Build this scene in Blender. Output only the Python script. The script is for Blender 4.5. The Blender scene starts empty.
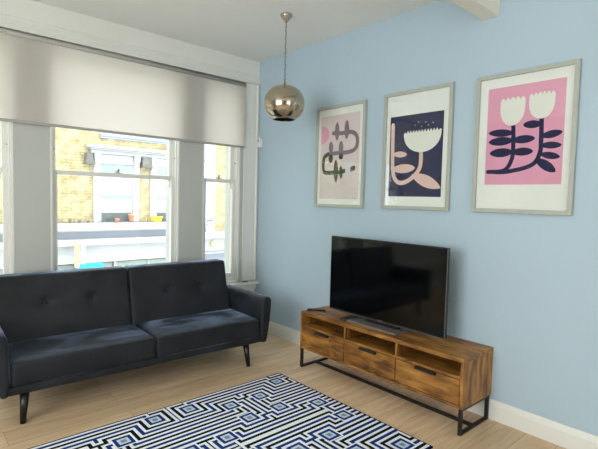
import bpy, bmesh, math, random
from mathutils import Vector, Matrix
random.seed(7)
C = bpy.context.scene
COL = C.collection
PI = math.pi

# ------------------------------------------------------------------ camera
f, yaw, pit, rol = 455.16871, 0.72755, 0.05605, 0.02532
fw = Vector((math.sin(yaw)*math.cos(pit), math.cos(yaw)*math.cos(pit), -math.sin(pit)))
r0 = Vector((math.cos(yaw), -math.sin(yaw), 0)); u0 = r0.cross(fw)
rr = r0*math.cos(rol) + u0*math.sin(rol); uu = -r0*math.sin(rol) + u0*math.cos(rol)
cd = bpy.data.cameras.new('camera'); cam = bpy.data.objects.new('camera', cd); COL.objects.link(cam)
M = Matrix((rr, uu, -fw)).transposed().to_4x4(); M.translation = Vector((-3.08108, -4.18878, 1.48986))
cam.matrix_world = M
cd.sensor_width = 36; cd.lens = 36*f/598; cd.clip_start = .05; cd.clip_end = 200
C.camera = cam

# ------------------------------------------------------------------ world, sun, fill lamps, exposure
w = bpy.data.worlds.new('world'); C.world = w; w.use_nodes = True
bg = w.node_tree.nodes['Background']
bg.inputs[0].default_value = (.87, .935, 1.0, 1); bg.inputs[1].default_value = 4.0
sd = bpy.data.lights.new('sun', 'SUN'); sun = bpy.data.objects.new('sun', sd); COL.objects.link(sun)
sd.energy = 0.5; sd.angle = .09; sd.color = (1, .96, .88)
sun.rotation_euler = Vector((.25, .75, -.85)).to_track_quat('-Z', 'Y').to_euler()
def area(name, loc, direction, sx, sy, power, color):
    d = bpy.data.lights.new(name, 'AREA'); d.shape = 'RECTANGLE'; d.size = sx; d.size_y = sy
    d.energy = power; d.color = color
    o = bpy.data.objects.new(name, d); COL.objects.link(o); o.location = loc
    o.rotation_euler = Vector(direction).to_track_quat('-Z', 'Y').to_euler()
area('fill_light_rear', (-2.4, -7.42, 1.75), (0, 1, .12), 2.0, 1.9, 26, (1, .98, .94))  # unseen fill lamp added behind the camera to brighten the room
area('fill_light_side', (-5.62, -3.1, 1.75), (1, 0, 0), 2.6, 1.9, 112, (1, .98, .95))  # unseen fill lamp added at the left, mainly to brighten the blue wall
C.view_settings.view_transform = 'Standard'; C.view_settings.look = 'None'
C.view_settings.exposure = 0.22; C.view_settings.gamma = 1; C.view_settings.use_curve_mapping = False

# ------------------------------------------------------------------ materials
def lin(c):
    return tuple((v/255/12.92 if v/255 <= .04045 else ((v/255+.055)/1.055)**2.4) for v in c)
def mat(name, rgb, rough=.6, metal=0, bump=0, bscale=60, var=0, vscale=3, spec=.5, sheen=0, stretch=None, coat=0):
    m = bpy.data.materials.new(name); m.use_nodes = True
    nt = m.node_tree; b = nt.nodes['Principled BSDF']
    c = lin(rgb)
    b.inputs['Base Color'].default_value = (*c, 1); b.inputs['Roughness'].default_value = rough
    b.inputs['Metallic'].default_value = metal; b.inputs['Specular IOR Level'].default_value = spec
    if sheen:
        b.inputs['Sheen Weight'].default_value = sheen; b.inputs['Sheen Roughness'].default_value = .35
        b.inputs['Sheen Tint'].default_value = (.45, .6, .9, 1)
    if coat: b.inputs['Coat Weight'].default_value = coat
    tc = nt.nodes.new('ShaderNodeTexCoord')
    src = tc.outputs['Object']
    if stretch:
        mp = nt.nodes.new('ShaderNodeMapping'); mp.inputs['Scale'].default_value = stretch
        nt.links.new(src, mp.inputs[0]); src = mp.outputs[0]
    n = nt.nodes.new('ShaderNodeTexNoise'); n.inputs['Scale'].default_value = vscale; n.inputs['Detail'].default_value = 5
    nt.links.new(src, n.inputs[0])
    k = var or .03
    r = nt.nodes.new('ShaderNodeValToRGB')
    r.color_ramp.elements[0].position = .3; r.color_ramp.elements[1].position = .7
    r.color_ramp.elements[0].color = (*[v*(1-k) for v in c], 1); r.color_ramp.elements[1].color = (*[min(1, v*(1+k)) for v in c], 1)
    nt.links.new(n.outputs[0], r.inputs[0]); nt.links.new(r.outputs[0], b.inputs['Base Color'])
    if bump:
        n2 = nt.nodes.new('ShaderNodeTexNoise'); n2.inputs['Scale'].default_value = bscale
        bp = nt.nodes.new('ShaderNodeBump'); bp.inputs['Strength'].default_value = bump; bp.inputs['Distance'].default_value = .004
        nt.links.new(src, n2.inputs[0]); nt.links.new(n2.outputs[0], bp.inputs['Height']); nt.links.new(bp.outputs[0], b.inputs['Normal'])
    return m
def ramp(nt, src, stops, const=False):
    r = nt.nodes.new('ShaderNodeValToRGB'); cr = r.color_ramp
    if const: cr.interpolation = 'CONSTANT'
    while len(cr.elements) < len(stops): cr.elements.new(.5)
    for e, (p, c) in zip(cr.elements, stops): e.position = p; e.color = (*lin(c), 1)
    nt.links.new(src, r.inputs[0]); return r.outputs[0]
def mth(nt, op, a, b=None):
    n = nt.nodes.new('ShaderNodeMath'); n.operation = op
    for i, v in enumerate((a, b)):
        if v is None: continue
        if isinstance(v, (int, float)): n.inputs[i].default_value = v
        else: nt.links.new(v, n.inputs[i])
    return n.outputs[0]
def mix(nt, fac, a, b, mode='MIX'):
    n = nt.nodes.new('ShaderNodeMix'); n.data_type = 'RGBA'; n.blend_type = mode
    for s, v in ((n.inputs[0], fac), (n.inputs[6], a), (n.inputs[7], b)):
        if isinstance(v, (int, float)): s.default_value = v
        elif isinstance(v, tuple): s.default_value = (*v, 1)
        else: nt.links.new(v, s)
    return n.outputs[2]

WHITE = mat('white_gloss_paint', (226, 226, 220), .38, var=.02)
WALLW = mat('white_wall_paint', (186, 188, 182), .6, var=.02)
CEIL = mat('ceiling_paint', (234, 236, 233), .8, var=.015)
BLUE = mat('pale_blue_paint', (174, 195, 209), .62, var=.02, vscale=1.2, bump=.05, bscale=200)
VELVET = mat('charcoal_velvet', (26, 28, 33), .62, var=.5, vscale=5, sheen=.5, bump=.15, bscale=90, spec=.35)
def patchy_sheen(m):
    # pile brushed in different directions catches the light in soft patches
    nt = m.node_tree; b = nt.nodes['Principled BSDF']; tc = nt.nodes.new('ShaderNodeTexCoord')
    mp = nt.nodes.new('ShaderNodeMapping'); mp.inputs['Scale'].default_value = (2.2, 3.4, 3.4); nt.links.new(tc.outputs['Object'], mp.inputs[0])
    n = nt.nodes.new('ShaderNodeTexNoise'); n.inputs['Scale'].default_value = 1.6; n.inputs['Detail'].default_value = 6; n.inputs['Distortion'].default_value = .8
    nt.links.new(mp.outputs[0], n.inputs[0])
    mr = nt.nodes.new('ShaderNodeMapRange'); mr.inputs['From Min'].default_value = .42; mr.inputs['From Max'].default_value = .62
    mr.inputs['To Min'].default_value = .12; mr.inputs['To Max'].default_value = .95
    nt.links.new(n.outputs[0], mr.inputs[0]); nt.links.new(mr.outputs[0], b.inputs['Sheen Weight'])
patchy_sheen(VELVET)
BLACKW = mat('black_lacquered_wood', (14, 14, 16), .35)
METALB = mat('black_powder_coat', (18, 18, 19), .5)
PLASTIC = mat('black_plastic', (12, 12, 13), .35)
SCREEN = mat('dark_screen', (3, 4, 5), .08, spec=.45)
SILVER = mat('silver_grey_plastic', (128, 122, 118), .38, metal=.4)
CHROME = mat('polished_nickel', (190, 178, 158), .16, metal=1)
CHROMED = mat('brushed_nickel', (180, 172, 160), .25, metal=1)
INNER = mat('dark_lamp_inside', (16, 14, 12), .7)
FRAMEW = mat('pale_grey_wood_frame', (170, 175, 166), .5, var=.05, vscale=30)
PAPER = mat('white_paper', (244, 243, 240), .8)
SENSOR = mat('white_plastic', (225, 226, 224), .4)
def wood_floor():
    m = bpy.data.materials.new('oak_planks'); m.use_nodes = True; nt = m.node_tree; b = nt.nodes['Principled BSDF']
    tc = nt.nodes.new('ShaderNodeTexCoord')
    br = nt.nodes.new('ShaderNodeTexBrick'); br.offset = .37; br.offset_frequency = 2; br.squash = 1
    br.inputs['Scale'].default_value = 1; br.inputs['Mortar Size'].default_value = .0011; br.inputs['Mortar Smooth'].default_value = .2
    br.inputs['Brick Width'].default_value = 1.9; br.inputs['Row Height'].default_value = .19; br.inputs['Bias'].default_value = 0
    br.inputs['Color1'].default_value = (0, 0, 0, 1); br.inputs['Color2'].default_value = (1, 1, 1, 1); br.inputs['Mortar'].default_value = (.5, .5, .5, 1)
    nt.links.new(tc.outputs['Object'], br.inputs[0])
    mp = nt.nodes.new('ShaderNodeMapping'); mp.inputs['Scale'].default_value = (1.1, 9, 1); nt.links.new(tc.outputs['Object'], mp.inputs[0])
    cx = nt.nodes.new('ShaderNodeCombineXYZ')
    nt.links.new(mth(nt, 'MULTIPLY', br.outputs[0], 7.0), cx.inputs[0])
    va = nt.nodes.new('ShaderNodeVectorMath'); va.operation = 'ADD'; nt.links.new(mp.outputs[0], va.inputs[0]); nt.links.new(cx.outputs[0], va.inputs[1])
    n = nt.nodes.new('ShaderNodeTexNoise'); n.inputs['Scale'].default_value = 2.2; n.inputs['Detail'].default_value = 7; n.inputs['Roughness'].default_value = .65; n.inputs['Distortion'].default_value = .6
    nt.links.new(va.outputs[0], n.inputs[0])
    grain = ramp(nt, n.outputs[0], [(.3, (204, 174, 138)), (.5, (224, 197, 163)), (.72, (236, 214, 184))])
    tone = ramp(nt, br.outputs[0], [(0, (228, 222, 214)), (1, (255, 252, 248))])
    c = mix(nt, 1.0, grain, tone, 'MULTIPLY')
    c = mix(nt, br.outputs[1], c, lin((128, 104, 78)))
    nt.links.new(c, b.inputs['Base Color']); b.inputs['Roughness'].default_value = .42; b.inputs['Specular IOR Level'].default_value = .4
    return m
def acacia(axis):
    m = bpy.data.materials.new('warm_rustic_wood_'+'xyz'[axis]); m.use_nodes = True; nt = m.node_tree; b = nt.nodes['Principled BSDF']
    tc = nt.nodes.new('ShaderNodeTexCoord'); mp = nt.nodes.new('ShaderNodeMapping')
    s = [11, 11, 11]; s[axis] = 2.4; mp.inputs['Scale'].default_value = s; nt.links.new(tc.outputs['Object'], mp.inputs[0])
    n = nt.nodes.new('ShaderNodeTexNoise'); n.inputs['Scale'].default_value = 1.7; n.inputs['Detail'].default_value = 8; n.inputs['Roughness'].default_value = .62; n.inputs['Distortion'].default_value = .5
    nt.links.new(mp.outputs[0], n.inputs[0])
    c = ramp(nt, n.outputs[0], [(.28, (54, 32, 14)), (.40, (120, 78, 34)), (.55, (170, 118, 50)), (.72, (200, 150, 74))])
    n2 = nt.nodes.new('ShaderNodeTexNoise'); n2.inputs['Scale'].default_value = 3.2; n2.inputs['Detail'].default_value = 2; nt.links.new(tc.outputs['Object'], n2.inputs[0])
    k = ramp(nt, n2.outputs[0], [(.3, (190, 180, 168)), (.6, (255, 255, 255))])
    nt.links.new(mix(nt, 1.0, c, k, 'MULTIPLY'), b.inputs['Base Color']); b.inputs['Roughness'].default_value = .48
    return m
WOODY, WOODZ, WOODX = acacia(1), acacia(2), acacia(0)
WOODD = mat('shaded_recess_board', (62, 42, 24), .6, var=.15)  # shade inside the open shelves and behind the drawers, put into the wood colour
def glass_mat(name, tint=(1, 1, 1), gl=.08):
    m = bpy.data.materials.new(name); m.use_nodes = True; nt = m.node_tree; nt.nodes.clear()
    o = nt.nodes.new('ShaderNodeOutputMaterial'); t = nt.nodes.new('ShaderNodeBsdfTransparent'); t.inputs[0].default_value = (*tint, 1)
    g = nt.nodes.new('ShaderNodeBsdfGlossy'); g.inputs['Roughness'].default_value = 0.0
    lw = nt.nodes.new('ShaderNodeLayerWeight'); lw.inputs[0].default_value = .5
    fr = mth(nt, 'ADD', mth(nt, 'MULTIPLY', mth(nt, 'POWER', lw.outputs[1], 5.0), .9), .04)
    x = nt.nodes.new('ShaderNodeMixShader')
    nt.links.new(fr, x.inputs[0]); nt.links.new(t.outputs[0], x.inputs[1]); nt.links.new(g.outputs[0], x.inputs[2]); nt.links.new(x.outputs[0], o.inputs[0])
    return m
GLASS = glass_mat('clear_glass', (.97, .985, .98))
def blind_mat():
    m = bpy.data.materials.new('blind_fabric'); m.use_nodes = True; nt = m.node_tree; nt.nodes.clear()
    o = nt.nodes.new('ShaderNodeOutputMaterial')
    d = nt.nodes.new('ShaderNodeBsdfDiffuse'); d.inputs[0].default_value = (*lin((232, 231, 228)), 1)
    t = nt.nodes.new('ShaderNodeBsdfTranslucent'); t.inputs[0].default_value = (*lin((246, 241, 236)), 1)
    tc = nt.nodes.new('ShaderNodeTexCoord'); wv = nt.nodes.new('ShaderNodeTexNoise'); wv.inputs['Scale'].default_value = 400; nt.links.new(tc.outputs['Object'], wv.inputs[0])
    x = nt.nodes.new('ShaderNodeMixShader'); nt.links.new(mth(nt, 'ADD', mth(nt, 'MULTIPLY', wv.outputs[0], .06), .62), x.inputs[0])
    nt.links.new(d.outputs[0], x.inputs[1]); nt.links.new(t.outputs[0], x.inputs[2]); nt.links.new(x.outputs[0], o.inputs[0])
    return m
BLIND = blind_mat()
def brick_mat():
    m = bpy.data.materials.new('yellow_stock_brick'); m.use_nodes = True; nt = m.node_tree; b = nt.nodes['Principled BSDF']
    tc = nt.nodes.new('ShaderNodeTexCoord'); sp = nt.nodes.new('ShaderNodeSeparateXYZ'); nt.links.new(tc.outputs['Object'], sp.inputs[0])
    cx = nt.nodes.new('ShaderNodeCombineXYZ'); nt.links.new(mth(nt, 'ADD', sp.outputs[0], sp.outputs[1]), cx.inputs[0]); nt.links.new(sp.outputs[2], cx.inputs[1])
    br = nt.nodes.new('ShaderNodeTexBrick'); br.inputs['Scale'].default_value = 1; br.inputs['Brick Width'].default_value = .235; br.inputs['Row Height'].default_value = .075
    br.inputs['Mortar Size'].default_value = .009; br.inputs['Mortar Smooth'].default_value = .3
    br.inputs['Color1'].default_value = (*lin((198, 184, 140)), 1); br.inputs['Color2'].default_value = (*lin((178, 162, 118)), 1); br.inputs['Mortar'].default_value = (*lin((152, 142, 116)), 1)
    nt.links.new(cx.outputs[0], br.inputs[0])
    n = nt.nodes.new('ShaderNodeTexNoise'); n.inputs['Scale'].default_value = 5; nt.links.new(tc.outputs['Object'], n.inputs[0])
    k = ramp(nt, n.outputs[0], [(.35, (214, 208, 198)), (.6, (255, 255, 255))])
    nt.links.new(mix(nt, 1.0, br.outputs[0], k, 'MULTIPLY'), b.inputs['Base Color']); b.inputs['Roughness'].default_value = .9
    return m
BRICK = brick_mat()
STUCCO = mat('white_stucco', (176, 176, 174), .8, var=.03)
STUCCOG = mat('grey_white_stucco', (150, 154, 162), .8, var=.03)
EXTGLASS = mat('street_window_glass', (138, 152, 146), .5, var=.15)
EXTDARK = mat('dark_window_glass', (84, 88, 84), .5, var=.3, vscale=8)
GREYMESH = mat('grey_weathered_metal', (104, 102, 94), .7, var=.4, vscale=40)
def rug_mat():
    m = bpy.data.materials.new('geometric_rug_weave'); m.use_nodes = True; nt = m.node_tree; b = nt.nodes['Principled BSDF']
    tc = nt.nodes.new('ShaderNodeTexCoord'); sp = nt.nodes.new('ShaderNodeSeparateXYZ'); nt.links.new(tc.outputs['Object'], sp.inputs[0])
    hx, hy = 1.036, .7435
    ax = mth(nt, 'SUBTRACT', hx, mth(nt, 'ABSOLUTE', sp.outputs[0]))      # distance from the short edge, mirrored
    ay = mth(nt, 'SUBTRACT', hy, mth(nt, 'ABSOLUTE', sp.outputs[1]))
    P = .0437
    # stripes along the rug, numbered across its width, pushed up or down by the squares
    G = mth(nt, 'ADD', mth(nt, 'DIVIDE', ay, .131/3), .5)
    for y0_, s0, s1 in ((.131, 3/.131, 3/.133), (.264, 3/.133, 5/.231), (.495, 5/.231, 3/.122)):
        G = mth(nt, 'ADD', G, mth(nt, 'MULTIPLY', mth(nt, 'MAXIMUM', mth(nt, 'SUBTRACT', ay, y0_), 0.0), s1-s0))
    dmin = up = low = None
    for sx, sy, lv, sg in ((.131, .131, 3.5, 1), (.912, .131, 3.5, 1), (.397, .264, 6.5, -2), (.656, .264, 6.5, -2), (.397, .495, 11.5, 2), (.656, .495, 11.5, 2), (.131, .617, 14.5, -1), (.912, .617, 14.5, -1)):
        k = mth(nt, 'DIVIDE', mth(nt, 'MAXIMUM', mth(nt, 'ABSOLUTE', mth(nt, 'SUBTRACT', ax, sx)), mth(nt, 'ABSOLUTE', mth(nt, 'SUBTRACT', ay, sy))), P)
        dmin = k if dmin is None else mth(nt, 'MINIMUM', dmin, k)
        if sg > 0:
            v = mth(nt, 'ADD', k, float(lv-sg)); up = v if up is None else mth(nt, 'MINIMUM', up, v)
        else:
            v = mth(nt, 'SUBTRACT', float(lv-sg), k); low = v if low is None else mth(nt, 'MAXIMUM', low, v)
    def sel(m, a, b): return mth(nt, 'ADD', mth(nt, 'MULTIPLY', m, a), mth(nt, 'MULTIPLY', mth(nt, 'SUBTRACT', 1.0, m), b))
    inside = mth(nt, 'LESS_THAN', mth(nt, 'ABSOLUTE', mth(nt, 'SUBTRACT', ax, .5265)), .1295)
    mid = mth(nt, 'GREATER_THAN', ax, .912)
    near = mth(nt, 'LESS_THAN', ay, .3795)
    Gi = sel(near, mth(nt, 'MINIMUM', G, 3.5), mth(nt, 'MAXIMUM', G, 14.5))
    Gm = sel(near, mth(nt, 'MAXIMUM', G, 6.5), mth(nt, 'MINIMUM', G, 11.5))
    Gs = sel(inside, Gi, sel(mid, Gm, G))
    F0 = mth(nt, 'MINIMUM', mth(nt, 'MAXIMUM', Gs, low), up)
    F = mth(nt, 'ADD', F0, 10.0)
    Wt, Bl, Nv, Pl, Gr = (250, 252, 254), (7, 12, 26), (14, 52, 128), (206, 224, 242), (146, 152, 158)
    fr = mth(nt, 'MULTIPLY', mth(nt, 'FRACT', mth(nt, 'MULTIPLY', F, .5)), 2.0)
    col = ramp(nt, mth(nt, 'DIVIDE', fr, 2.0), [(0, Wt), (.12, Bl), (.39, Wt), (.61, Nv), (.89, Wt)], True)
    cen = ramp(nt, mth(nt, 'DIVIDE', dmin, 2.0), [(0, Gr), (.19, Pl), (.385, Nv), (.625, Wt)], True)
    col = mix(nt, mth(nt, 'LESS_THAN', dmin, 1.5), col, cen)
    e = mth(nt, 'MINIMUM', ax, ay); ef = mth(nt, 'LESS_THAN', e, .010)
    col = mix(nt, ef, col, lin(Bl))
    nz = nt.nodes.new('ShaderNodeTexNoise'); nz.inputs['Scale'].default_value = 180; nt.links.new(tc.outputs['Object'], nz.inputs[0])
    col = mix(nt, 1.0, col, ramp(nt, nz.outputs[0], [(.3, (222, 222, 222)), (.7, (255, 255, 255))]), 'MULTIPLY')
    nt.links.new(col, b.inputs['Base Color']); b.inputs['Roughness'].default_value = .95; b.inputs['Specular IOR Level'].default_value = .1
    bp = nt.nodes.new('ShaderNodeBump'); bp.inputs['Strength'].default_value = .3; bp.inputs['Distance'].default_value = .002
    nt.links.new(nz.outputs[0], bp.inputs['Height']); nt.links.new(bp.outputs[0], b.inputs['Normal'])
    return m

# ------------------------------------------------------------------ mesh helpers
class MB:
    def __init__(s): s.bm = bmesh.new(); s.mi = 0
    def face(s, vs, mi=None):
        try: fc = s.bm.faces.new(vs); fc.material_index = s.mi if mi is None else mi; return fc
        except ValueError: return None
    def box(s, x0, x1, y0, y1, z0, z1):
        v = [s.bm.verts.new(p) for p in ((x0,y0,z0),(x1,y0,z0),(x1,y1,z0),(x0,y1,z0),(x0,y0,z1),(x1,y0,z1),(x1,y1,z1),(x0,y1,z1))]
        for q in ((0,3,2,1),(4,5,6,7),(0,1,5,4),(1,2,6,5),(2,3,7,6),(3,0,4,7)): s.face([v[i] for i in q])
        return s
    def prism(s, pts, axis, a, b):
        # pts: 2D outline in the two other axes (in xyz order); extruded a..b along axis
        def P(p, t):
            q = list(p); q.insert(axis, t); return q
        A = [s.bm.verts.new(P(p, a)) for p in pts]; B = [s.bm.verts.new(P(p, b)) for p in pts]; n = len(pts)
        s.face(A[::-1]); s.face(B)
        for i in range(n): s.face([A[i], A[(i+1) % n], B[(i+1) % n], B[i]])
        return s
    def tube(s, a, b, ra, rb=None, n=16, caps=True):
        a, b = Vector(a), Vector(b); rb = ra if rb is None else rb
        d = (b-a).normalized(); x = d.orthogonal().normalized(); y = d.cross(x)
        A = [s.bm.verts.new(a+(x*math.cos(t)+y*math.sin(t))*ra) for t in [2*PI*i/n for i in range(n)]]
        B = [s.bm.verts.new(b+(x*math.cos(t)+y*math.sin(t))*rb) for t in [2*PI*i/n for i in range(n)]]
        for i in range(n):
            fc = s.face([A[i], A[(i+1) % n], B[(i+1) % n], B[i]])
            if fc: fc.smooth = True
        if caps: s.face(A[::-1]); s.face(B)
        return s
    def path(s, pts, r, n=8):
        for p, q in zip(pts, pts[1:]): s.tube(p, q, r, n=n)
        return s
    def lathe(s, prof, c=(0, 0, 0), n=40):
        rings = []
        for r, z in prof:
            rings.append([s.bm.verts.new((c[0]+r*math.cos(2*PI*i/n), c[1]+r*math.sin(2*PI*i/n), c[2]+z)) for i in range(n)] if r > 1e-6 else [s.bm.verts.new((c[0], c[1], c[2]+z))])
        for A, B in zip(rings, rings[1:]):
            for i in range(n):
                j = (i+1) % n
                if len(A) == 1: fc = s.face([A[0], B[j], B[i]])
                elif len(B) == 1: fc = s.face([A[i], A[j], B[0]])
                else: fc = s.face([A[i], A[j], B[j], B[i]])
                if fc: fc.smooth = True
        return s
    def soft(s, lo, hi, r, seg=18, fn=None):
        # rounded box from a subdivided cube, optionally warped by fn
        lo, hi = Vector(lo), Vector(hi); vmap = {}
        def put(p):
            key = tuple(round(t, 5) for t in p)
            if key in vmap: return vmap[key]
            q = Vector([lo[i]+(hi[i]-lo[i])*p[i] for i in range(3)])
            inner = Vector([min(max(q[i], lo[i]+r), hi[i]-r) for i in range(3)]); d = q-inner
            if d.length > 1e-9: q = inner+d.normalized()*r
            if fn: q = fn(q, Vector(p))
            v = s.bm.verts.new(q); vmap[key] = v; return v
        def steps(i):
            L = hi[i]-lo[i]; e = min(r/L, .49)
            a = [e*math.tan(PI/4*t/4) for t in range(5)]
            k = max(2, int(seg*L/.9)); mid = [e+(1-2*e)*t/k for t in range(1, k)]
            return a+mid+[1-t for t in reversed(a)]
        S = [steps(i) for i in range(3)]
        for ax in range(3):
            u, v = [(1, 2), (2, 0), (0, 1)][ax]
            for side in (0., 1.):
                for i in range(len(S[u])-1):
                    for j in range(len(S[v])-1):
                        def pt(a, b):
                            p = [0, 0, 0]; p[ax] = side; p[u] = S[u][a]; p[v] = S[v][b]; return put(p)
                        q = [pt(i, j), pt(i+1, j), pt(i+1, j+1), pt(i, j+1)]
                        if len(set(q)) < 3: continue
                        fc = s.face(q if side else q[::-1])
                        if fc: fc.smooth = True
        return s
    def build(s, name, mats, parent=None, bevel=0, loc=None, smooth=False):
        me = bpy.data.meshes.new(name)
        bmesh.ops.recalc_face_normals(s.bm, faces=s.bm.faces)
        if loc is not None: bmesh.ops.translate(s.bm, verts=s.bm.verts, vec=-Vector(loc))
        s.bm.to_mesh(me); s.bm.free()
        for m in (mats if isinstance(mats, (list, tuple)) else [mats]): me.materials.append(m)
        o = bpy.data.objects.new(name, me); COL.objects.link(o)
        if loc is not None: o.location = loc
        if parent: o.parent = parent
        if bevel:
            b = o.modifiers.new('bevel', 'BEVEL'); b.width = bevel; b.segments = 2; b.limit_method = 'ANGLE'; b.angle_limit = .6
            for p in me.polygons: p.use_smooth = True
            try: me.set_sharp_from_angle(angle=.6)
            except Exception: pass
        return o
def tag(o, label, cat, group=None):
    o['label'] = label; o['category'] = cat
    if group: o['group'] = group
    return o
def thing(name, label, cat, loc=(0, 0, 0), rz=0, group=None):
    o = bpy.data.objects.new(name, None); COL.objects.link(o); o.location = loc; o.rotation_euler = (0, 0, rz)
    o.empty_display_size = .1
    return tag(o, label, cat, group)
def struct(o): o['kind'] = 'structure'; return o
def sroot(name, loc=(0, 0, 0)):
    o = bpy.data.objects.new(name, None); COL.objects.link(o); o.location = loc; o['kind'] = 'structure'; return o

# ------------------------------------------------------------------ room shell
X0, Y0, H = -5.4, -7.2, 3.0
struct(MB().box(X0-.2, .2, Y0-.2, .3, -.12, 0).build('floor', wood_floor()))
struct(MB().box(X0-.2, .2, Y0-.2, .3, H, H+.15).build('ceiling', CEIL))
struct(MB().box(0, .2, Y0-.2, .3, 0, H).build('wall_right', BLUE))
OP = [(-2.86, -2.374), (-2.114, -.955), (-.697, -.235)]
ZB, ZT = .53, 2.74
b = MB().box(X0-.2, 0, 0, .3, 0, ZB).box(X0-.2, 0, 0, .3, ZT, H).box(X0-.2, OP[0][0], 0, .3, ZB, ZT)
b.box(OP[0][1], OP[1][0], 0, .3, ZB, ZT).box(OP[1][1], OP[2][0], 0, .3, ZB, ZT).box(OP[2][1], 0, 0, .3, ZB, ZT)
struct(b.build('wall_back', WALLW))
# the wall behind the camera and the left wall, each with an added, unseen window for fill light
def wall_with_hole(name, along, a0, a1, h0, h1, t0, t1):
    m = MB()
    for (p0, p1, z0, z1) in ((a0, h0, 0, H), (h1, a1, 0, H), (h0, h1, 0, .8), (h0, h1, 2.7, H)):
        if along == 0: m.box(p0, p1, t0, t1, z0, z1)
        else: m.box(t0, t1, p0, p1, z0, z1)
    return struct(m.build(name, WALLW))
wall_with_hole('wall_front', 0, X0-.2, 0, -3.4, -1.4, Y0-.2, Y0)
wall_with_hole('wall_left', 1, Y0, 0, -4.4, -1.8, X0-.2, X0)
def plain_window(name, along, h0, h1, t):  # unseen windows, added to go with the two fill lamps
    r = sroot(name); m = MB()
    def bx(p0, p1, z0, z1, q0, q1):
        if along == 0: m.box(p0, p1, q0, q1, z0, z1)
        else: m.box(q0, q1, p0, p1, z0, z1)
    for z0, z1 in ((.8, .87), (2.63, 2.7), (1.72, 1.77)): bx(h0, h1, z0, z1, t-.03, t+.03)
    k = 3
    for i in range(k+1):
        c = h0+(h1-h0)*i/k; c = min(max(c, h0+.03), h1-.03); bx(c-.03, c+.03, .8, 2.7, t-.031, t+.031)
    m.build('window_frame', WHITE, r)
    m = MB(); bx(h0, h1, .8, 2.7, t-.003, t+.003); m.build('pane', GLASS, r)
plain_window('window_5', 0, -3.4, -1.4, Y0-.08)
plain_window('window_4', 1, -4.4, -1.8, X0-.08)

# baseboards with a moulded top
def skirting(name, along, a, b, t, sgn):
    prof = [(0, 0), (.02, 0), (.02, .098), (.016, .106), (.016, .112), (.010, .126), (.008, .135), (0, .135)]
    m = MB()
    pts = [(t+sgn*p, z) for p, z in prof]
    m.prism(pts, along, a, b)
    return struct(m.build(name, WHITE))
skirting('baseboard_right', 1, Y0, 0, 0, -1)
skirting('baseboard_back', 0, X0, -.02, 0, -1)
skirting('baseboard_front', 0, X0, -.02, Y0, 1)
skirting('baseboard_left', 1, Y0, 0, X0, 1)

# fascia and cornice above the blind, in stepped mouldings
prof = [(0, 2.742), (-.030, 2.742), (-.034, 2.750), (-.030, 2.758), (-.024, 2.760), (-.024, 2.786), (-.019, 2.790), (-.019, 2.812), (-.013, 2.818), (-.013, 2.838), (-.006, 2.846), (-.006, 3.0), (0, 3.0)]
struct(MB().prism(prof, 0, X0, 0).build('trim_1', WHITE))
# architrave at the right of the windows
m = MB().box(-.196, -.0, -.014, 0, .56, 2.742).box(-.196, -.178, -.020, -.014, .56, 2.742).box(-.118, -.050, -.018, -.014, .56, 2.742).tube((-.028, -.014, .56), (-.028, -.014, 2.742), .016)
struct(m.build('trim_2', WHITE, bevel=.004))
# ceiling beam that crosses the room
struct(MB().box(X0, 0, -2.712, -2.597, 2.757, H).build('trim_3', mat('cream_beam_paint', (236, 232, 218), .6), bevel=.003))
# window board and panelled apron
m = MB().box(X0, -.0, -.075, .08, .512, .545)
struct(m.build('trim_4', WHITE, bevel=.010))
m = MB().box(X0, 0, -.016, 0, .455, .512).box(X0, 0, -.012, 0, .135, .20)
for x in (-.07, -.86, -2.24, -3.0): m.box(x-.05, x+.05, -.012, 0, .20, .455)
struct(m.build('trim_5', WHITE, bevel=.003))

# sash windows
def sash_window(i, x0, x1):
    r = sroot('window_%d' % i)
    m = MB()
    m.box(x0, x0+.018, .0, .16, ZB, ZT).box(x1-.018, x1, .0, .16, ZB, ZT).box(x0, x1, .0, .16, ZT-.03, ZT).box(x0, x1, .0, .20, ZB, .575)
    for a, b_ in ((x0+.018, x0+.032), (x1-.032, x1-.018)):
        m.box(a, b_, .022, .040, .575, ZT-.03); m.box(a, b_, .086, .096, .575, ZT-.03)
    m.build('box_frame', WHITE, r, bevel=.002)
    a, b_ = x0+.019, x1-.019; st = .046
    def sash(name, y0, y1, z0, z1, bot, top):
        m = MB().box(a, a+st, y0, y1, z0, z1).box(b_-st, b_, y0, y1, z0, z1).box(a+st, b_-st, y0, y1, z0, z0+bot).box(a+st, b_-st, y0, y1, z1-top, z1)
        o = m.build(name, WHITE, r, bevel=.003)
        yc = (y0+y1)/2
        MB().box(a+st, b_-st, yc-.002, yc+.002, z0+bot, z1-top).build('pane', GLASS, o)
        return o
    lo = sash('lower_sash', .042, .084, .576, 1.683, .078, .036)
    up = sash('upper_sash', .098, .138, 1.648, 2.708, .036, .05)
    # latch on the meeting rail
    xc = (x0+x1)/2
    m = MB().box(xc-.025, xc+.025, .045, .078, 1.683, 1.689).tube((xc, .062, 1.689), (xc, .062, 1.706), .008).lathe([(0, .0), (.011, .003), (.013, .012), (.008, .021), (0, .024)], (xc, .062, 1.704), 14)
    m.box(xc-.03, xc+.004, .056, .068, 1.694, 1.701)
    m.build('latch', CHROMED, lo)
    for xs in (a+.02, b_-.02):
        MB().tube((xs, .036, 1.86), (xs, .044, 1.86), .007, n=12).build('sash_stop', CHROMED, up)
    for s in (a, b_-st):
        MB().prism([(.098, 1.648), (.138, 1.648), (.134, 1.60), (.122, 1.575), (.106, 1.575), (.098, 1.60)], 0, s, s+.036).build('sash_horn', WHITE, up)
for i, (a, b_) in enumerate(OP): sash_window(i+1, a, b_)

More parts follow.
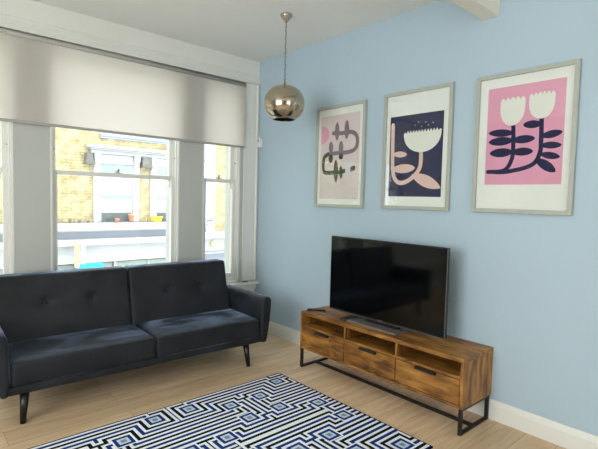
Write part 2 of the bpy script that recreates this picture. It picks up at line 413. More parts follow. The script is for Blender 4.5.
# roller blind in front of the windows
rb = thing('roller_blind', 'wide white roller blind pulled a third down over the sash windows', 'blind', (-1.55, -.020, 2.70))
def child(mb, name, mats, p, **k): return mb.build(name, mats, p, **k)
L0, L1 = -1.38, 1.345
m = MB()
n = 60
for i in range(n):
    xa, xb = L0+(L1-L0)*i/n, L0+(L1-L0)*(i+1)/n
    m.box(xa, xb, -.0155, -.0145, -.655, -.005)
bmesh.ops.remove_doubles(m.bm, verts=m.bm.verts, dist=1e-5)
m.bm.free(); m = MB().box(L0, L1, -.0155, -.0145, -.655, -.005)
child(m, 'fabric', BLIND, rb)
GREYB = mat('grey_blind_bar', (168, 166, 162), .5)
child(MB().box(L0, L1, -.022, -.008, -.672, -.650), 'bottom_bar', GREYB, rb, bevel=.003)
child(MB().tube((L0, -.008, .006), (L1, -.008, .006), .0215, n=24), 'roller', mat('grey_blind_roller', (172, 170, 164), .55), rb)
for x in (L0-.010, L1): child(MB().box(x, x+.010, -.028, .022, -.022, .034), 'bracket', SENSOR, rb, bevel=.002)
child(MB().box(L0, L1, -.052, -.046, .028, .040).box(L0, L1, -.046, .01, .034, .040), 'headrail', WHITE, rb)

# small sensor in the corner
s = thing('wall_sensor', 'small white plastic sensor box in the corner beside the window casing', 'sensor', (-.0, -.065, 2.105))
child(MB().box(-.042, 0, -.025, .028, -.055, .055), 'housing', SENSOR, s, bevel=.008)
child(MB().tube((-.046, -.003, .018), (-.041, -.003, .018), .012, n=16), 'lens', mat('grey_lens', (150, 150, 150), .3), s)
# small dark catch on the sill
tag(MB().box(-.185, -.125, -.030, -.004, .545, .553).build('window_key', PLASTIC, loc=(-.155, -.017, .545), bevel=.003), 'small black window key lying on the white sill below the narrow window', 'key')

# ------------------------------------------------------------------ sofa
sofa = thing('sofa', 'dark charcoal velvet three seater sofa with buttoned back under the windows', 'sofa', (-2.45, -.894, 0), -.039)
UL, UR, UM = -.105, 1.775, .8325
def crown(amt, z1, u0, u1, v0, v1):
    def fn(q, p):
        if q.z > z1-.05:
            a = max(0, math.sin(PI*min(max((q.x-u0)/(u1-u0), 0), 1)))**.6*max(0, math.sin(PI*min(max((q.y-v0)/(v1-v0), 0), 1)))**.6
            q.z += amt*a
        return q
    return fn
child(MB().soft((UL-.02, -.035, .205), (UR+.03, .64, .262), .014, 6), 'base', VELVET, sofa)
for a, b_ in ((UL, UM-.001), (UM+.001, UR)):
    seat = child(MB().soft((a, -.045, .258), (b_, .47, .418), .026, 18, crown(.014, .418, a, b_, -.045, .47)), 'seat', VELVET, sofa)
    w_ = .0035
    m = MB().path([(a+.02, -.037, .411), (b_-.02, -.037, .411)], w_)
    child(m, 'piping', VELVET, seat)
def back(a, b_, btn):
    z0, z1 = .30, .878
    def fn(q, p):
        t = (q.z-z0)/(z1-z0)
        dim = 0
        if p.y < .5:
            for bx, bz in btn:
                d2 = ((q.x-bx)**2+(q.z-bz)**2)
                dim += .022*math.exp(-d2/.0016)+.008*math.exp(-((abs(q.x-bx)*.5)**2+(q.z-bz)**2)/.006)
            dim -= .012*math.sin(PI*min(max((q.x-a)/(b_-a), 0), 1))**.5*math.sin(PI*min(max(t, 0), 1))**.5
        q.y += dim+.13*(t-.2)
        e = .018*(1-t)
        c = (a+b_)/2
        q.x += (.010 if q.x > c else -.010)*(1-t)*0
        return q
    o = child(MB().soft((a, .425, z0), (b_, .565, z1), .026, 44, fn), 'backrest', VELVET, sofa)
    for bx, bz in btn:
        t = (bz-z0)/(z1-z0)
        y = .425+.13*(t-.2)+.012
        child(MB().lathe([(0, -.006), (.010, -.004), (.013, 0), (.010, .004), (0, .006)], (0, 0, 0), 14), 'button', VELVET, o)
        bt = bpy.data.objects[[x.name for x in o.children][-1]]
        bt.location = (bx, y, bz); bt.rotation_euler = (PI/2-.2, 0, 0)
BTN = [(.19, .665), (.51, .665), (1.15, .655), (1.46, .655)]
back(UL-.035, UM-.022, BTN[:2]); back(UM-.018, UR-.03, BTN[2:])
def arm(sg):
    # flared slab arm, cross-section drawn in (u, z), swept along v
    cxm = (UL+UR)/2
    def X(u): return u if sg > 0 else 2*cxm-u
    m = MB(); secs = []
    inner = [(1.781, .215), (1.781, .35), (1.783, .50), (1.790, .565)]
    top = [(1.797, .590), (1.813, .606), (1.838, .613), (1.864, .610), (1.884, .597), (1.893, .578)]
    outer = [(1.890, .52), (1.874, .40), (1.856, .30), (1.835, .225), (1.822, .207), (1.800, .205)]
    prof = inner+top+outer
    cu = sum(p[0] for p in prof)/len(prof); cz = .41
    vs = [(-.060, .62, -.012), (-.056, .82, -.006), (-.045, .94, 0), (-.030, 1, 0), (.10, 1, 0), (.30, 1, 0), (.50, 1, 0), (.62, 1, 0), (.64, .94, 0), (.648, .8, 0)]
    for v, k, dz in vs:
        ring = []
        for u, z in prof:
            t = 1-(1-k)*.35
            uu_ = cu+.012+(u-cu-.012)*k if k < 1 else u
            zz = cz+(z-cz)*(1-(1-k)*.12)
            ring.append(m.bm.verts.new((X(uu_), v, zz)))
        secs.append(ring)
    n = len(prof)
    for A, B in zip(secs, secs[1:]):
        for i in range(n):
            fc = m.face([A[i], A[(i+1) % n], B[(i+1) % n], B[i]])
            if fc: fc.smooth = True
    m.face(secs[0]); m.face(secs[-1][::-1])
    child(m, 'arm', VELVET, sofa)
arm(1); arm(-1)
for (ut, uf, vt, vf) in ((1.668, 1.688, .02, .0), (-.022, -.036, .02, .0), (1.668, 1.688, .56, .58), (-.022, -.036, .56, .58)):
    child(MB().tube((ut, vt, .21), (uf, vf, 0), .029, .017, 20), 'leg', BLACKW, sofa)

# ------------------------------------------------------------------ rug
rug = MB().box(-1.036, 1.036, -.7435, .7435, 0, .010).build('rug', rug_mat(), bevel=.003)
rug.location = (-.659-1.036, -1.260-.7435, 0.0005)
tag(rug, 'blue black and white geometric maze pattern rug on the oak floor', 'rug')

# ------------------------------------------------------------------ television cabinet
CX0, CX1, CY0, CY1, CZ0, CZ1 = -.406, -.006, -2.786, -1.240, .172, .503
cab = thing('tv_cabinet', 'low rustic wooden television cabinet with three drawers and black metal sled legs', 'cabinet', (0, 0, 0))
cab.location = ((CX0+CX1)/2, (CY0+CY1)/2, 0); off = Vector(cab.location)
def cb(x0, x1, y0, y1, z0, z1): return (x0-off.x, x1-off.x, y0-off.y, y1-off.y, z0, z1)
T = .020
child(MB().box(*cb(CX0, CX1, CY0, CY1, CZ1-.028, CZ1)), 'top', WOODY, cab, bevel=.002)
for y in (CY0, CY1-T): child(MB().box(*cb(CX0, CX1, y, y+T, CZ0, CZ1-.028)), 'side_panel', WOODZ, cab, bevel=.0015)
child(MB().box(*cb(CX0, CX1, CY0+T, CY1-T, CZ0, CZ0+T)), 'bottom_panel', WOODY, cab, bevel=.0015)
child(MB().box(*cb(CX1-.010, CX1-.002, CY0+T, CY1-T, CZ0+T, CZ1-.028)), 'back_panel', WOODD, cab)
SH = .383
child(MB().box(*cb(CX0, CX1-.010, CY0+T, CY1-T, SH-.018, SH)), 'shelf', WOODY, cab, bevel=.001)
IY0, IY1 = CY0+T, CY1-T; wd = (IY1-IY0)/3
for k in (1, 2):
    y = IY0+wd*k
    child(MB().box(*cb(CX0+.004, CX1-.010, y-.009, y+.009, SH, CZ1-.028)), 'divider', WOODZ, cab, bevel=.001)
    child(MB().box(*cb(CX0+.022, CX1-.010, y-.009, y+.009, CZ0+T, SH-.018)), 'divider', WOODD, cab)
for k in range(3):
    ya, yb = IY0+wd*k+.004, IY0+wd*(k+1)-.004
    d = child(MB().box(*cb(CX0, CX0+.018, ya, yb, CZ0+T+.004, SH-.022)), 'drawer', WOODY, cab, bevel=.0015)
    yc = (ya+yb)/2
    m = MB().box(*cb(CX0-.020, CX0-.012, yc-.080, yc+.080, .343, .362)).box(*cb(CX0-.020, CX0, yc-.080, yc-.070, .345, .360)).box(*cb(CX0-.020, CX0, yc+.070, yc+.080, .345, .360)).box(*cb(CX0-.012, CX0, yc-.080, yc+.080, .358, .362))
    child(m, 'handle', METALB, d, bevel=.002)
B_ = .022
for y in (CY0+.002, CY1-.002-B_):
    m = MB().box(*cb(CX0+.002, -.026, y, y+B_, CZ0-.014, CZ0)).box(*cb(CX0+.002, -.026, y, y+B_, 0, B_*.8)).box(*cb(CX0+.002, CX0+.002+B_, y, y+B_, B_*.8, CZ0-.014)).box(*cb(-.026-B_, -.026, y, y+B_, B_*.8, CZ0-.014))
    child(m, 'leg', METALB, cab, bevel=.001)
child(MB().box(*cb(-.232, -.207, CY0+.002+B_, CY1-.002-B_, 0, B_*.8)), 'stretcher', METALB, cab, bevel=.001)

# ------------------------------------------------------------------ television
TX = -.250
tv = thing('television', 'large black flat screen television standing on the wooden cabinet', 'television', (TX, -1.995, CZ1))
yw, z0, z1 = .559, .040, .677
child(MB().box(0, .030, -yw, yw, z0, z1), 'bezel', PLASTIC, tv, bevel=.004)
child(MB().box(-.0015, .001, -yw+.010, yw-.010, z0+.018, z1-.010), 'screen', SCREEN, tv)
child(MB().box(-.0022, .001, -yw+.003, yw-.003, z0+.001, z0+.0045).box(-.0022, .001, -yw+.0005, -yw+.003, z0, z1), 'edge_trim', SILVER, tv)
child(MB().soft((.028, -.40, z0+.03), (.075, .40, z0+.42), .014, 6), 'rear_housing', PLASTIC, tv)
stand = child(MB().box(-.092, .085, -.215, .335, .0, .010).box(-.092, -.0, -.215, .270, .010, .014), 'stand', SILVER, tv, bevel=.004)
child(MB().box(-.100, .09, .27, .350, .0, .012), 'stand_foot', PLASTIC, stand, bevel=.004)
child(MB().box(.01, .05, -.16, .16, .01, .09), 'stand_neck', PLASTIC, stand, bevel=.005)
child(MB().box(-.003, -.001, -.022, .022, z0+.006, z0+.013), 'logo', SILVER, tv)

# remote control
rm = thing('remote_control', 'slim black remote control lying on the cabinet beside the television', 'remote control', (-.294, -1.322, CZ1), .73)
child(MB().box(-.020, .020, -.082, .082, .0, .016), 'body', PLASTIC, rm, bevel=.005)
RB = mat('grey_rubber_button', (90, 90, 92), .6)
for i in range(7):
    for j in range(3):
        child(MB().box(-.014+j*.0105, -.007+j*.0105, -.066+i*.018, -.057+i*.018, .0158, .0180), 'button', RB, rm)

# ------------------------------------------------------------------ pendant lamp
PX, PY = -.640, -1.226
pl = thing('pendant_lamp', 'polished silver globe pendant lamp hanging from the ceiling by a chain', 'lamp', (PX, PY, H))
child(MB().lathe([(0, 0), (.048, 0), (.050, -.008), (.046, -.018), (.030, -.038), (.014, -.056), (.008, -.066), (0, -.068)]), 'ceiling_rose', CHROMED, pl)
zc = 2.279-H; R, RZ = .169, .150
pts = []
for i in range(33):
    t = -1.05+(PI/2+1.05-.05)*i/32
    cc, ss = math.cos(t), math.sin(t)
    pts.append((R*abs(cc)**.88, zc+RZ*math.copysign(abs(ss)**.92, ss)))
pr = [(max(r, .001), z) for r, z in pts]
pin = [(max(r-.003, .0005), z) for r, z in pts][::-1]
sh = child(MB().lathe(pr, n=64), 'shade', CHROME, pl)
child(MB().lathe([(max((r-.004), .0005), z) for r, z in pts], n=48), 'shade_lining', INNER, sh)
rq = pts[0][0]
child(MB().lathe([(rq, pts[0][1]), (rq+.0015, pts[0][1]-.002), (rq+.0015, pts[0][1]+.003), (rq-.004, pts[0][1]+.003), (rq-.004, pts[0][1]-.002), (rq, pts[0][1])], n=48), 'rim', CHROMED, sh)
zt = zc+RZ
child(MB().lathe([(0, .050), (.006, .050), (.008, .030), (.011, .024), (.011, .006), (.030, 0), (.034, -.006), (0, -.006)], (0, 0, zt-.002)), 'cap', CHROMED, pl)
child(MB().lathe([(0, .02), (.018, .02), (.018, -.02), (.03, -.05), (.034, -.075), (.024, -.10), (0, -.11)], (0, 0, zt-.06), 24), 'bulb', mat('frosted_bulb', (235, 230, 215), .4), pl)
# chain links
ztop, zbot = -.066, zt+.046
nl = 15; ln = (ztop-zbot)/nl
ch = MB()
for i in range(nl):
    c = zbot+ln*(i+.5); hl = ln*.62; wl = .0065
    o_ = []
    for k in range(12):
        t = 2*PI*k/12; a_, b2 = wl*math.cos(t), hl*math.sin(t)
        o_.append((a_, .002*math.sin(i*1.7), c+b2) if i % 2 else (.002*math.sin(i*1.3), a_, c+b2))
    ch.path(o_+[o_[0]], .0016, 6)
child(ch, 'chain', CHROMED, pl)
wv = [(.006*math.sin(i*1.1), .006*math.cos(i*1.1), ztop+(zbot-ztop)*i/40) for i in range(41)]
child(MB().path(wv, .0026, 8), 'flex', mat('grey_lamp_flex', (120, 112, 100), .6), pl)

# ------------------------------------------------------------------ framed prints
def smooth_line(p, n=10):
    out = []
    P = [p[0]]+list(p)+[p[-1]]
    for i in range(1, len(P)-2):
        for k in range(n):
            t = k/n; a, b_, c, d = P[i-1], P[i], P[i+1], P[i+2]
            out.append(tuple(.5*((2*b_[j])+(-a[j]+c[j])*t+(2*a[j]-5*b_[j]+4*c[j]-d[j])*t*t+(-a[j]+3*b_[j]-3*c[j]+d[j])*t**3) for j in (0, 1)))
    out.append(tuple(p[-1])); return out
class Art:
    # flat shapes on the paper, in wall coordinates (y, z); each layer a hair in front of the one before
    def __init__(s, x): s.m = MB(); s.x = x; s.layer = 0
    def poly(s, pts, mi):
        s.layer += 1
        x = s.x-.00012*s.layer
        s.m.face([s.m.bm.verts.new((x, y, z)) for y, z in pts], mi)
    def circle(s, c, r, mi, n=20): s.poly([(c[0]+r*math.cos(2*PI*i/n), c[1]+r*math.sin(2*PI*i/n)) for i in range(n)], mi)
    def leaf(s, a, b_, wd, mi, n=14, pw=.7):
        d = (b_[0]-a[0], b_[1]-a[1]); L = math.hypot(*d); nx, ny = -d[1]/L, d[0]/L
        wd *= 1.2; pw *= .8
        ex = .05; a, b_ = (a[0]-(b_[0]-a[0])*ex, a[1]-(b_[1]-a[1])*ex), (b_[0]+(b_[0]-a[0])*ex, b_[1]+(b_[1]-a[1])*ex)
        d = (b_[0]-a[0], b_[1]-a[1])
        up = [(a[0]+d[0]*t+nx*wd*math.sin(PI*t)**pw, a[1]+d[1]*t+ny*wd*math.sin(PI*t)**pw) for t in [i/n for i in range(n+1)]]
        dn = [(a[0]+d[0]*t-nx*wd*math.sin(PI*t)**pw, a[1]+d[1]*t-ny*wd*math.sin(PI*t)**pw) for t in [i/n for i in range(n-1, 0, -1)]]
        s.poly(up+dn, mi)
    def stroke(s, p, wd, mi):
        q = smooth_line(p); s.layer += 1; x = s.x-.00012*s.layer; L_, R_ = [], []
        for i, c in enumerate(q):
            a, b_ = q[max(0, i-1)], q[min(len(q)-1, i+1)]; d = (b_[0]-a[0], b_[1]-a[1]); L = math.hypot(*d) or 1
            nx, ny = -d[1]/L*wd, d[0]/L*wd
            L_.append(s.m.bm.verts.new((x, c[0]+nx, c[1]+ny))); R_.append(s.m.bm.verts.new((x, c[0]-nx, c[1]-ny)))
        for i in range(len(q)-1): s.m.face([L_[i], L_[i+1], R_[i+1], R_[i]], mi)
        s.circle(q[0], wd, mi, 12); s.circle(q[-1], wd, mi, 12)
def picture(label, ya, yb, zb, zt, draw, mats):
    # ya > yb: the left edge (towards the corner) first
    c = ((ya+yb)/2, (zb+zt)/2)
    r = thing('framed_print', label, 'picture', (0, c[0], c[1]), group='framed flower prints on the blue wall')
    hw, hh, fwid, dp = (ya-yb)/2, (zt-zb)/2, .028, .030
    m = MB()
    m.box(-dp, -.002, -hw, -hw+fwid, -hh, hh).box(-dp, -.002, hw-fwid, hw, -hh, hh).box(-dp, -.002, -hw+fwid, hw-fwid, -hh, -hh+fwid).box(-dp, -.002, -hw+fwid, hw-fwid, hh-fwid, hh)
    m.build('frame', FRAMEW, r, bevel=.0025)
    a = Art(-.012)
    a.m.mi = 0; a.m.box(-.012, -.004, -hw+fwid, hw-fwid, -hh+fwid, hh-fwid)
    draw(a, c)
    bm_ = a.m
    o = bm_.build('print', [PAPER]+mats, r)
    MB().box(-.0205, -.0190, -hw+fwid-.001, hw-fwid+.001, -hh+fwid-.001, hh-fwid+.001).build('glass', GLASS, r)
    return r
def flat(name, rgb, var=.02): return mat(name, rgb, .85, spec=.2, var=var)
P_PINK, P_NAVY, P_WHITE = flat('pink_ink', (236, 166, 194)), flat('navy_ink', (34, 36, 78)), flat('white_ink', (238, 236, 228))
P_BLUSH, P_TAUPE, P_ROSE, P_BLACK, P_SALMON, P_LILAC = flat('blush_ink', (226, 206, 208)), flat('taupe_ink', (124, 108, 118)), flat('rose_ink', (232, 160, 178)), flat('dark_green_ink', (44, 48, 40)), flat('salmon_ink', (236, 200, 190)), flat('lilac_grey_ink', (206, 208, 220))
def sc(c):
    return lambda p: (p[0]-c[0], p[1]-c[1])
def tulip(a, L, y0, y1, zt, zb, mi, n=5):
    # a cup with a scalloped rim between y0 and y1
    pts = []
    w_ = y1-y0
    for i in range(n):
        for k in range(7):
            t = (i+k/6)/n; pts.append((y0+w_*t, zt-.012+.020*math.sin(PI*k/6)+.006*math.sin(PI*t)))
    for k in range(1, 16):
        t = PI*k/16
        pts.append(((y0+y1)/2+w_/2*math.cos(t)*(1.0+.06*math.sin(t)), zt-.03-(zt-.03-zb)*math.sin(t)**.8))
    a.poly([L(p) for p in pts], mi)
def draw3(a, c):
    L = sc(c)
    a.poly([L(p) for p in ((-2.669, 2.271), (-3.157, 2.271), (-3.157, 1.621), (-2.669, 1.621))], 1)
    a.stroke([L(p) for p in ((-2.846, 2.03), (-2.853, 1.894), (-2.848, 1.790), (-2.801, 1.717), (-2.690, 1.709))], .014, 2)
    a.stroke([L(p) for p in ((-3.022, 2.05), (-3.026, 1.907), (-3.022, 1.817), (-2.975, 1.745), (-2.830, 1.708), (-2.74, 1.706))], .014, 2)
    for p, q, w_ in (((-2.689, 1.973), (-2.846, 1.962), .021), ((-2.692, 1.911), (-2.846, 1.913), .024), ((-2.851, 1.913), (-2.984, 1.916), .022), ((-2.702, 1.835), (-2.848, 1.836), .025), ((-2.850, 1.835), (-2.977, 1.834), .022),
                  ((-2.915, 2.008), (-3.022, 2.003), .021), ((-3.030, 1.925), (-3.144, 1.942), .020), ((-3.030, 1.868), (-3.143, 1.862), .018), ((-3.030, 1.812), (-3.138, 1.790), .018), ((-3.008, 1.778), (-3.116, 1.702), .024)):
        a.leaf(L(p), L(q), w_, 2)
    tulip(a, L, -2.757, -2.919, 2.185, 2.010, 3); tulip(a, L, -2.942, -3.098, 2.192, 2.036, 3, 6)
def draw2(a, c):
    L = sc(c)
    a.poly([L(p) for p in ((-1.846, 2.177), (-2.334, 2.177), (-2.334, 1.531), (-1.846, 1.531))], 1)
    a.stroke([L(p) for p in ((-2.147, 1.89), (-2.141, 1.759), (-2.067, 1.676), (-1.975, 1.640), (-1.912, 1.668), (-1.884, 1.75), (-1.876, 1.90), (-1.872, 2.111))], .017, 2)
    a.leaf(L((-1.890, 1.874)), L((-2.012, 1.866)), .020, 2); a.leaf(L((-1.890, 1.752)), L((-2.088, 1.757)), .030, 2); a.leaf(L((-2.080, 1.700)), L((-2.318, 1.604)), .038, 2, pw=.9)
    pts = []; n = 13; y0, y1 = -1.981, -2.320
    for i in range(n):
        t = i/n
        pts.append((y0+(y1-y0)*t, 2.028+.004*t)); pts.append((y0+(y1-y0)*(t+.5/n), 2.028+.004*t+(.026 if 0 < i < n-1 else .014)))
    pts.append((y1, 2.040))
    for k in range(1, 18):
        t = PI*k/18; pts.append(((y0+y1)/2-.1695*math.cos(t)*1.0, 2.032-.155*math.sin(t)))
    body = pts[:2*n+1]+[((y0+y1)/2+(y1-y0)/2*math.cos(PI*k/18), 2.034-.157*math.sin(PI*k/18)**.9) for k in range(1, 18)]
    a.poly([L(p) for p in body], 3)
    for p in ((-2.086, 2.089), (-2.143, 2.076), (-2.18, 2.106), (-2.244, 2.096), (-2.115, 2.112), (-2.204, 2.080)): a.circle(L(p), .0045, 3, 8)
def draw1(a, c):
    L = sc(c)
    a.poly([L(p) for p in ((-1.028, 2.272), (-1.516, 2.272), (-1.516, 1.50), (-1.028, 1.50))], 1)
    a.poly([L((-1.038-.105*math.sin(PI*k/20), 2.100+.085*math.cos(PI*k/20))) for k in range(21)], 2)
    a.stroke([L(p) for p in ((-1.191, 2.108), (-1.30, 2.100), (-1.43, 2.097), (-1.486, 2.045), (-1.478, 1.960), (-1.40, 1.925), (-1.25, 1.922), (-1.130, 1.918))], .019, 3)
    a.stroke([L(p) for p in ((-1.130, 1.918), (-1.080, 1.885), (-1.070, 1.80), (-1.095, 1.750), (-1.186, 1.743), (-1.30, 1.748), (-1.456, 1.772))], .019, 4)
    for p, q, mi in (((-1.238, 2.200), (-1.242, 2.042), 3), ((-1.358, 2.206), (-1.362, 2.047), 3), ((-1.165, 2.030), (-1.169, 1.925), 3), ((-1.293, 2.026), (-1.297, 1.905), 3), ((-1.166, 1.915), (-1.169, 1.837), 4), ((-1.297, 1.915), (-1.299, 1.862), 4), ((-1.236, 1.854), (-1.241, 1.661), 4)):
        a.leaf(L(p), L(q), .024, mi)
    a.leaf(L((-1.386, 1.862)), L((-1.390, 1.682)), .026, 5); a.leaf(L((-1.30, 1.80)), L((-1.305, 1.69)), .018, 4); a.leaf(L((-1.42, 1.768)), L((-1.475, 1.79)), .016, 4)
picture('framed print of taupe looping stems with a pink half circle, nearest the window', -.970, -1.585, 1.420, 2.362, draw1, [P_BLUSH, P_ROSE, P_TAUPE, P_BLACK, P_LILAC])
picture('framed navy print with one white fringed flower on a blush stem', -1.783, -2.408, 1.428, 2.370, draw2, [P_NAVY, P_SALMON, P_WHITE])
picture('framed pink print with two white tulips on navy leafy stems', -2.586, -3.229, 1.430, 2.364, draw3, [P_PINK, P_NAVY, P_WHITE])

# ------------------------------------------------------------------ street outside
D = 9.0
struct(MB().box(-40, 40, .4, 30, -4.1, -4.0).build('ground', mat('street_paving', (186, 184, 178), .9, var=.1)))
bd = thing('brick_building', 'yellow brick building with white window surrounds across the street', 'building', (0, D, -4.0))
def e(x0, x1, y0, y1, z0, z1): return (x0, x1, y0, y1, z0+4, z1+4)
child(MB().box(*e(-14, 3.75, 0, 6, .62, 5.4)).box(*e(-14, 3.75, .05, 6, -4, .62)), 'brick_wall', BRICK, bd)
# stringcourses, fascia above the shops
child(MB().box(*e(-14, 3.75, -.34, .05, .505, .695)).box(*e(-14, 3.75, -.22, .05, .46, .505)), 'ledge', STUCCO, bd)
child(MB().box(*e(-14, 3.75, -.06, .05, .25, .46)), 'frieze', STUCCOG, bd)
child(MB().box(*e(-14, 3.75, -.42, .05, .11, .265)).box(*e(-14, 3.75, -.26, .05, .085, .11)), 'shop_cornice', STUCCO, bd)
child(MB().box(*e(-14, 3.75, -.16, .05, -.40, .085)), 'shop_fascia', STUCCO, bd)
for x in range(-12, 4, 2):
    s_ = child(MB().box(*e(x-.35, x+1.55, -.0, .05, -3.2, -.45)), 'shop_window', EXTGLASS, bd)
    child(MB().box(*e(x-.42, x-.35, -.06, .05, -4, -.40)).box(*e(x+.58, x+.63, -.04, .05, -3.2, -.45)), 'shop_mullion', STUCCO, s_)
child(MB().box(*e(-14, 3.75, -.05, .05, -4, -3.2)), 'shop_plinth', STUCCOG, bd)
# white windows with pilasters, brackets and transoms
def street_window(x0, x1):
    w0, w1 = x0+.175, x1-.175
    fr = child(MB().box(*e(x0, w0, -.08, .02, .69, 2.60)).box(*e(w1, x1, -.08, .02, .69, 2.60)).box(*e(w0, w1, -.05, .03, 2.34, 2.60)).box(*e(w0, w1, -.03, .03, 2.02, 2.10)).box(*e(w0, w0+.05, -.03, .03, .69, 2.34)).box(*e(w1-.05, w1, -.03, .03, .69, 2.34)), 'window_surround', STUCCO, bd, bevel=.01)
    child(MB().box(*e(w0+.05, w1-.05, -.014, .001, 2.10, 2.34)), 'transom_pane', EXTGLASS, fr)
    child(MB().box(*e(w0+.05, w1-.05, -.018, .001, 1.47, 2.02)).box(*e(w0+.05, w1-.05, -.022, .001, .97, 1.35)), 'net_blind', STUCCO, fr)
    child(MB().box(*e(w0+.05, w1-.05, -.014, .001, 1.35, 1.47)), 'pane', EXTGLASS, fr)
    child(MB().box(*e(w0+.05, w1-.05, -.012, .001, .70, .97)), 'lower_pane', EXTDARK, fr)
    for a in (x0, w1):
        child(MB().box(*e(a, a+.175, -.16, -.08, 2.44, 2.60)).box(*e(a+.02, a+.155, -.13, -.08, 2.22, 2.44)).tube((a+.0875, -.135, 6.30), (a+.0875, -.155, 6.30), .05), 'bracket', STUCCO, fr)
for x in (-4.75, -2.55): street_window(x, x+1.28)
street_window(1.02, 2.30); street_window(2.64, 3.70)
child(MB().box(*e(.84, 3.75, -.30, .0, 2.735, 2.82)).box(*e(.90, 3.75, -.22, .0, 2.69, 2.735)).box(*e(.94, 3.75, -.14, .0, 2.60, 2.69)), 'window_cornice', STUCCO, bd, bevel=.01)
child(MB().box(*e(1.2, 3.75, -.08, .0, 3.10, 3.18)).box(*e(1.2, 3.75, -.05, .0, 3.04, 3.10)), 'brick_band', STUCCOG, bd)
# second building: white rusticated front then a brick strip
b2 = thing('stucco_building', 'white banded stucco building with a yellow brick strip, seen through the narrow window', 'building', (0, D, -4.0))
m = MB()
for k in range(21):
    z = .34+k*.235
    m.box(*e(3.76, 4.87, -.06, 5, z+.012, z+.235)).box(*e(3.76, 4.865, -.045, 5, z, z+.012))
child(m, 'banded_front', STUCCO, b2)
child(MB().box(*e(4.86, 5.40, -.0, 5, .345, 5.4)), 'brick_strip', BRICK, b2)
child(MB().box(*e(5.40, 6.9, -.1, 5, .345, 5.4)), 'white_bay', STUCCO, b2)
child(MB().box(*e(3.76, 16, -.34, 5, .15, .345)), 'ledge', STUCCO, b2)
child(MB().box(*e(3.76, 16, -.1, 5, -.30, .15)), 'shop_fascia', STUCCO, b2)
child(MB().box(*e(3.76, 16, -.36, 5, -.36, -.30)), 'fascia_moulding', STUCCOG, b2)
child(MB().box(*e(3.76, 16, 0, 5, -4, -.36)), 'lower_wall', STUCCOG, b2)
child(MB().box(*e(6.9, 16, 0, 5, .345, 5.4)), 'brick_wall', BRICK, b2)
for x in (7.6, 10.2): child(MB().box(*e(x, x+1.2, -.05, 0, .9, 2.8)), 'window', EXTGLASS, b2)
# bits on the facade and the ledge
def trap(x0, x1, z0, z1, tp, lab):
    xm = (x0+x1)/2; w2 = (x1-x0)/2
    t_ = thing('window_lantern', lab, 'lantern', (xm, D-.12, z0))
    child(MB().prism([(-w2, 0), (w2, 0), (w2*tp, z1-z0), (-w2*tp, z1-z0)], 1, -.12, .12), 'mesh_body', GREYMESH, t_, bevel=.01)
    child(MB().box(-w2-.01, w2+.01, -.13, .11, -.02, .01), 'bottom_rim', GREYMESH, t_)
trap(.775, .985, 2.31, 2.59, .66, 'grey mesh lantern box on the brick wall left of the white surround')
trap(2.335, 2.610, 2.31, 2.59, .92, 'grey mesh lantern box between the two white window surrounds')
yl = thing('yellow_planter', 'bright yellow planter on the white ledge across the street', 'planter', (2.765, D-.21, .695))
child(MB().prism([(-.12, 0), (.12, 0), (.15, .16), (-.15, .16)], 1, -.09, .09), 'body', mat('yellow_plastic', (250, 222, 20), .5), yl, bevel=.01)
child(MB().box(-.16, .16, -.1, .1, .14, .165), 'rim', mat('yellow_rim_plastic', (250, 214, 20), .5), yl)
# railing along the ledge
rl = thing('ledge_railing', 'thin grey wire railing along the white ledge across the street', 'railing', (0, D-.315, .695))
child(MB().tube((-3, 0, .03), (3.6, 0, .03), .008, n=6), 'rail', GREYMESH, rl)
for x in (-2.2, -1.4, -.7, .0, .45, 1.7, 2.45, 3.3): child(MB().tube((x, 0, 0), (x, 0, .13 if x != .0 else .2), .010, n=6), 'post', GREYMESH, rl)
TW = mat('dry_stems', (120, 110, 84), .9, var=.3, vscale=20)
for cx, hgt, lab in ((.05, .20, 'tallest straggly plant on the opposite ledge under the plain brick wall'),
                     (.38, .16, 'straggly plant on the opposite ledge right beside the tallest one'), (.62, .13, 'short straggly plant on the opposite ledge above the banners'), (.84, .10, 'shortest straggly plant on the opposite ledge left of the white window'), (3.1, .14, 'straggly plant just right of the yellow planter')):
    t_ = thing('potted_plant', lab, 'plant', (cx, D-.19, .695), group='straggly plants on the opposite ledge')
    child(MB().tube((0, 0, 0), (0, 0, .05), .03, .04, 10), 'pot', GREYMESH, t_)
    m = MB()
    for k in range(9):
        a_ = random.uniform(0, 2*PI); s_ = random.uniform(.03, .12)
        m.tube((0, 0, .04), (s_*math.cos(a_), .5*s_*math.sin(a_), hgt*random.uniform(.6, 1)), .006, .003, 5)
    child(m, 'stem', TW, t_)
t_ = thing('flower_pot', 'orange flower pot behind the railing of the white window', 'pot', (2.02, D-.18, .695))
child(MB().lathe([(0, 0), (.05, 0), (.075, .20), (.085, .20), (.085, .24), (0, .24)], n=16), 'body', mat('orange_clay', (226, 150, 104), .8), t_)
t_ = thing('flower_pot', 'small red flower pot on the ledge before the dark lower pane', 'pot', (1.62, D-.18, .695))
child(MB().lathe([(0, 0), (.05, 0), (.07, .12), (0, .12)], n=16), 'body', mat('red_clay', (206, 120, 104), .8), t_)
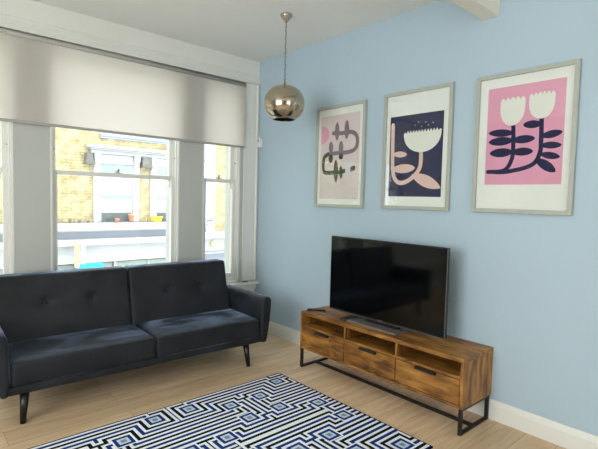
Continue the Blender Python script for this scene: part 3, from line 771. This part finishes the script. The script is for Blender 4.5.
# orange banner, blue awning, white flag
t_ = thing('street_banner', 'narrow orange banner hanging below the shop cornice across the street', 'banner', (.44, D-.60, .07))
child(MB().box(-.06, .06, -.012, .0, -.50, .13), 'cloth', mat('orange_cloth', (240, 160, 124), .8), t_)
child(MB().tube((0, 0, .12), (0, .16, .12), .012), 'pole', GREYMESH, t_)
t_ = thing('white_banner', 'narrow white banner hanging beside the orange banner across the street', 'banner', (.60, D-.56, .06))
child(MB().box(-.05, .05, -.012, .0, -.42, .13), 'cloth', mat('white_cloth', (232, 230, 240), .8), t_)
child(MB().tube((0, 0, .12), (0, .12, .12), .012), 'pole', GREYMESH, t_)
t_ = thing('shop_awning', 'bright blue shop awning below the white fascia across the street', 'awning', (.86, D-.165, -.40))
child(MB().prism([(0, 0), (-.30, -.17), (-.30, -.26), (-.27, -.26), (-.27, -.19), (0, -.03)], 0, -.36, .36), 'canopy', mat('blue_canvas', (64, 176, 222), .7), t_)
# hanging sign on the stucco building
t_ = thing('hanging_sign', 'small grey hanging sign on a black bracket on the white stucco front', 'sign', (4.62, D-.10, .42))
child(MB().box(-.10, .10, -.03, 0, -.12, .10), 'board', mat('grey_sign_board', (196, 194, 188), .7), t_)
child(MB().path([(-.09, -.015, .30), (.13, -.015, .30), (.13, -.015, .36)], .012).path([(-.05, -.015, .30), (-.05, -.015, .10)], .006).path([(.05, -.015, .30), (.05, -.015, .10)], .006), 'bracket', GREYMESH, t_)
t_ = thing('round_lamp', 'round yellow lamp on the white fascia below the hanging sign', 'lamp', (4.77, D-.195, -.05))
child(MB().tube((0, 0, 0), (0, .09, 0), .10, n=24), 'disc', mat('pale_yellow_enamel', (236, 220, 140), .6), t_)
child(MB().tube((0, -.01, 0), (0, .0, 0), .06, n=24), 'face', STUCCO, t_)

# tree further up the street (seen reflected in the picture glass)
def tree(x, y, h, lab):
    t_ = thing('street_tree', lab, 'tree', (x, y, -4.0))
    m = MB().tube((0, 0, 0), (.05, 0, h*.45), .16, .11, 10)
    for k in range(5):
        a_ = 2*PI*k/5; m.tube((.05, 0, h*.42), (.05+1.0*math.cos(a_), 1.0*math.sin(a_), h*.7), .07, .03, 7)
    child(m, 'trunk', mat('tree_bark', (92, 82, 68), .9), t_)
    m = MB()
    for k in range(2600):
        v = Vector((random.gauss(0, 1), random.gauss(0, 1), random.gauss(0, 1))).normalized()*random.uniform(.55, 1)
        p = Vector((v.x*1.9, v.y*1.9, h*.70+v.z*h*.27)); a_ = Vector((random.gauss(0, 1), random.gauss(0, 1), random.gauss(0, 1))).normalized(); b3 = a_.orthogonal().normalized(); s_ = random.uniform(.10, .18)
        q = [p+a_*s_, p+b3*s_*.6, p-a_*s_, p-b3*s_*.6]
        m.face([m.bm.verts.new(t) for t in q])
    child(m, 'foliage', mat('green_leaves', (150, 176, 84), .7, var=.3, vscale=2), t_)
tree(-6.2, 5.2, 6.6, 'leafy green street tree beyond the left end of the windows')
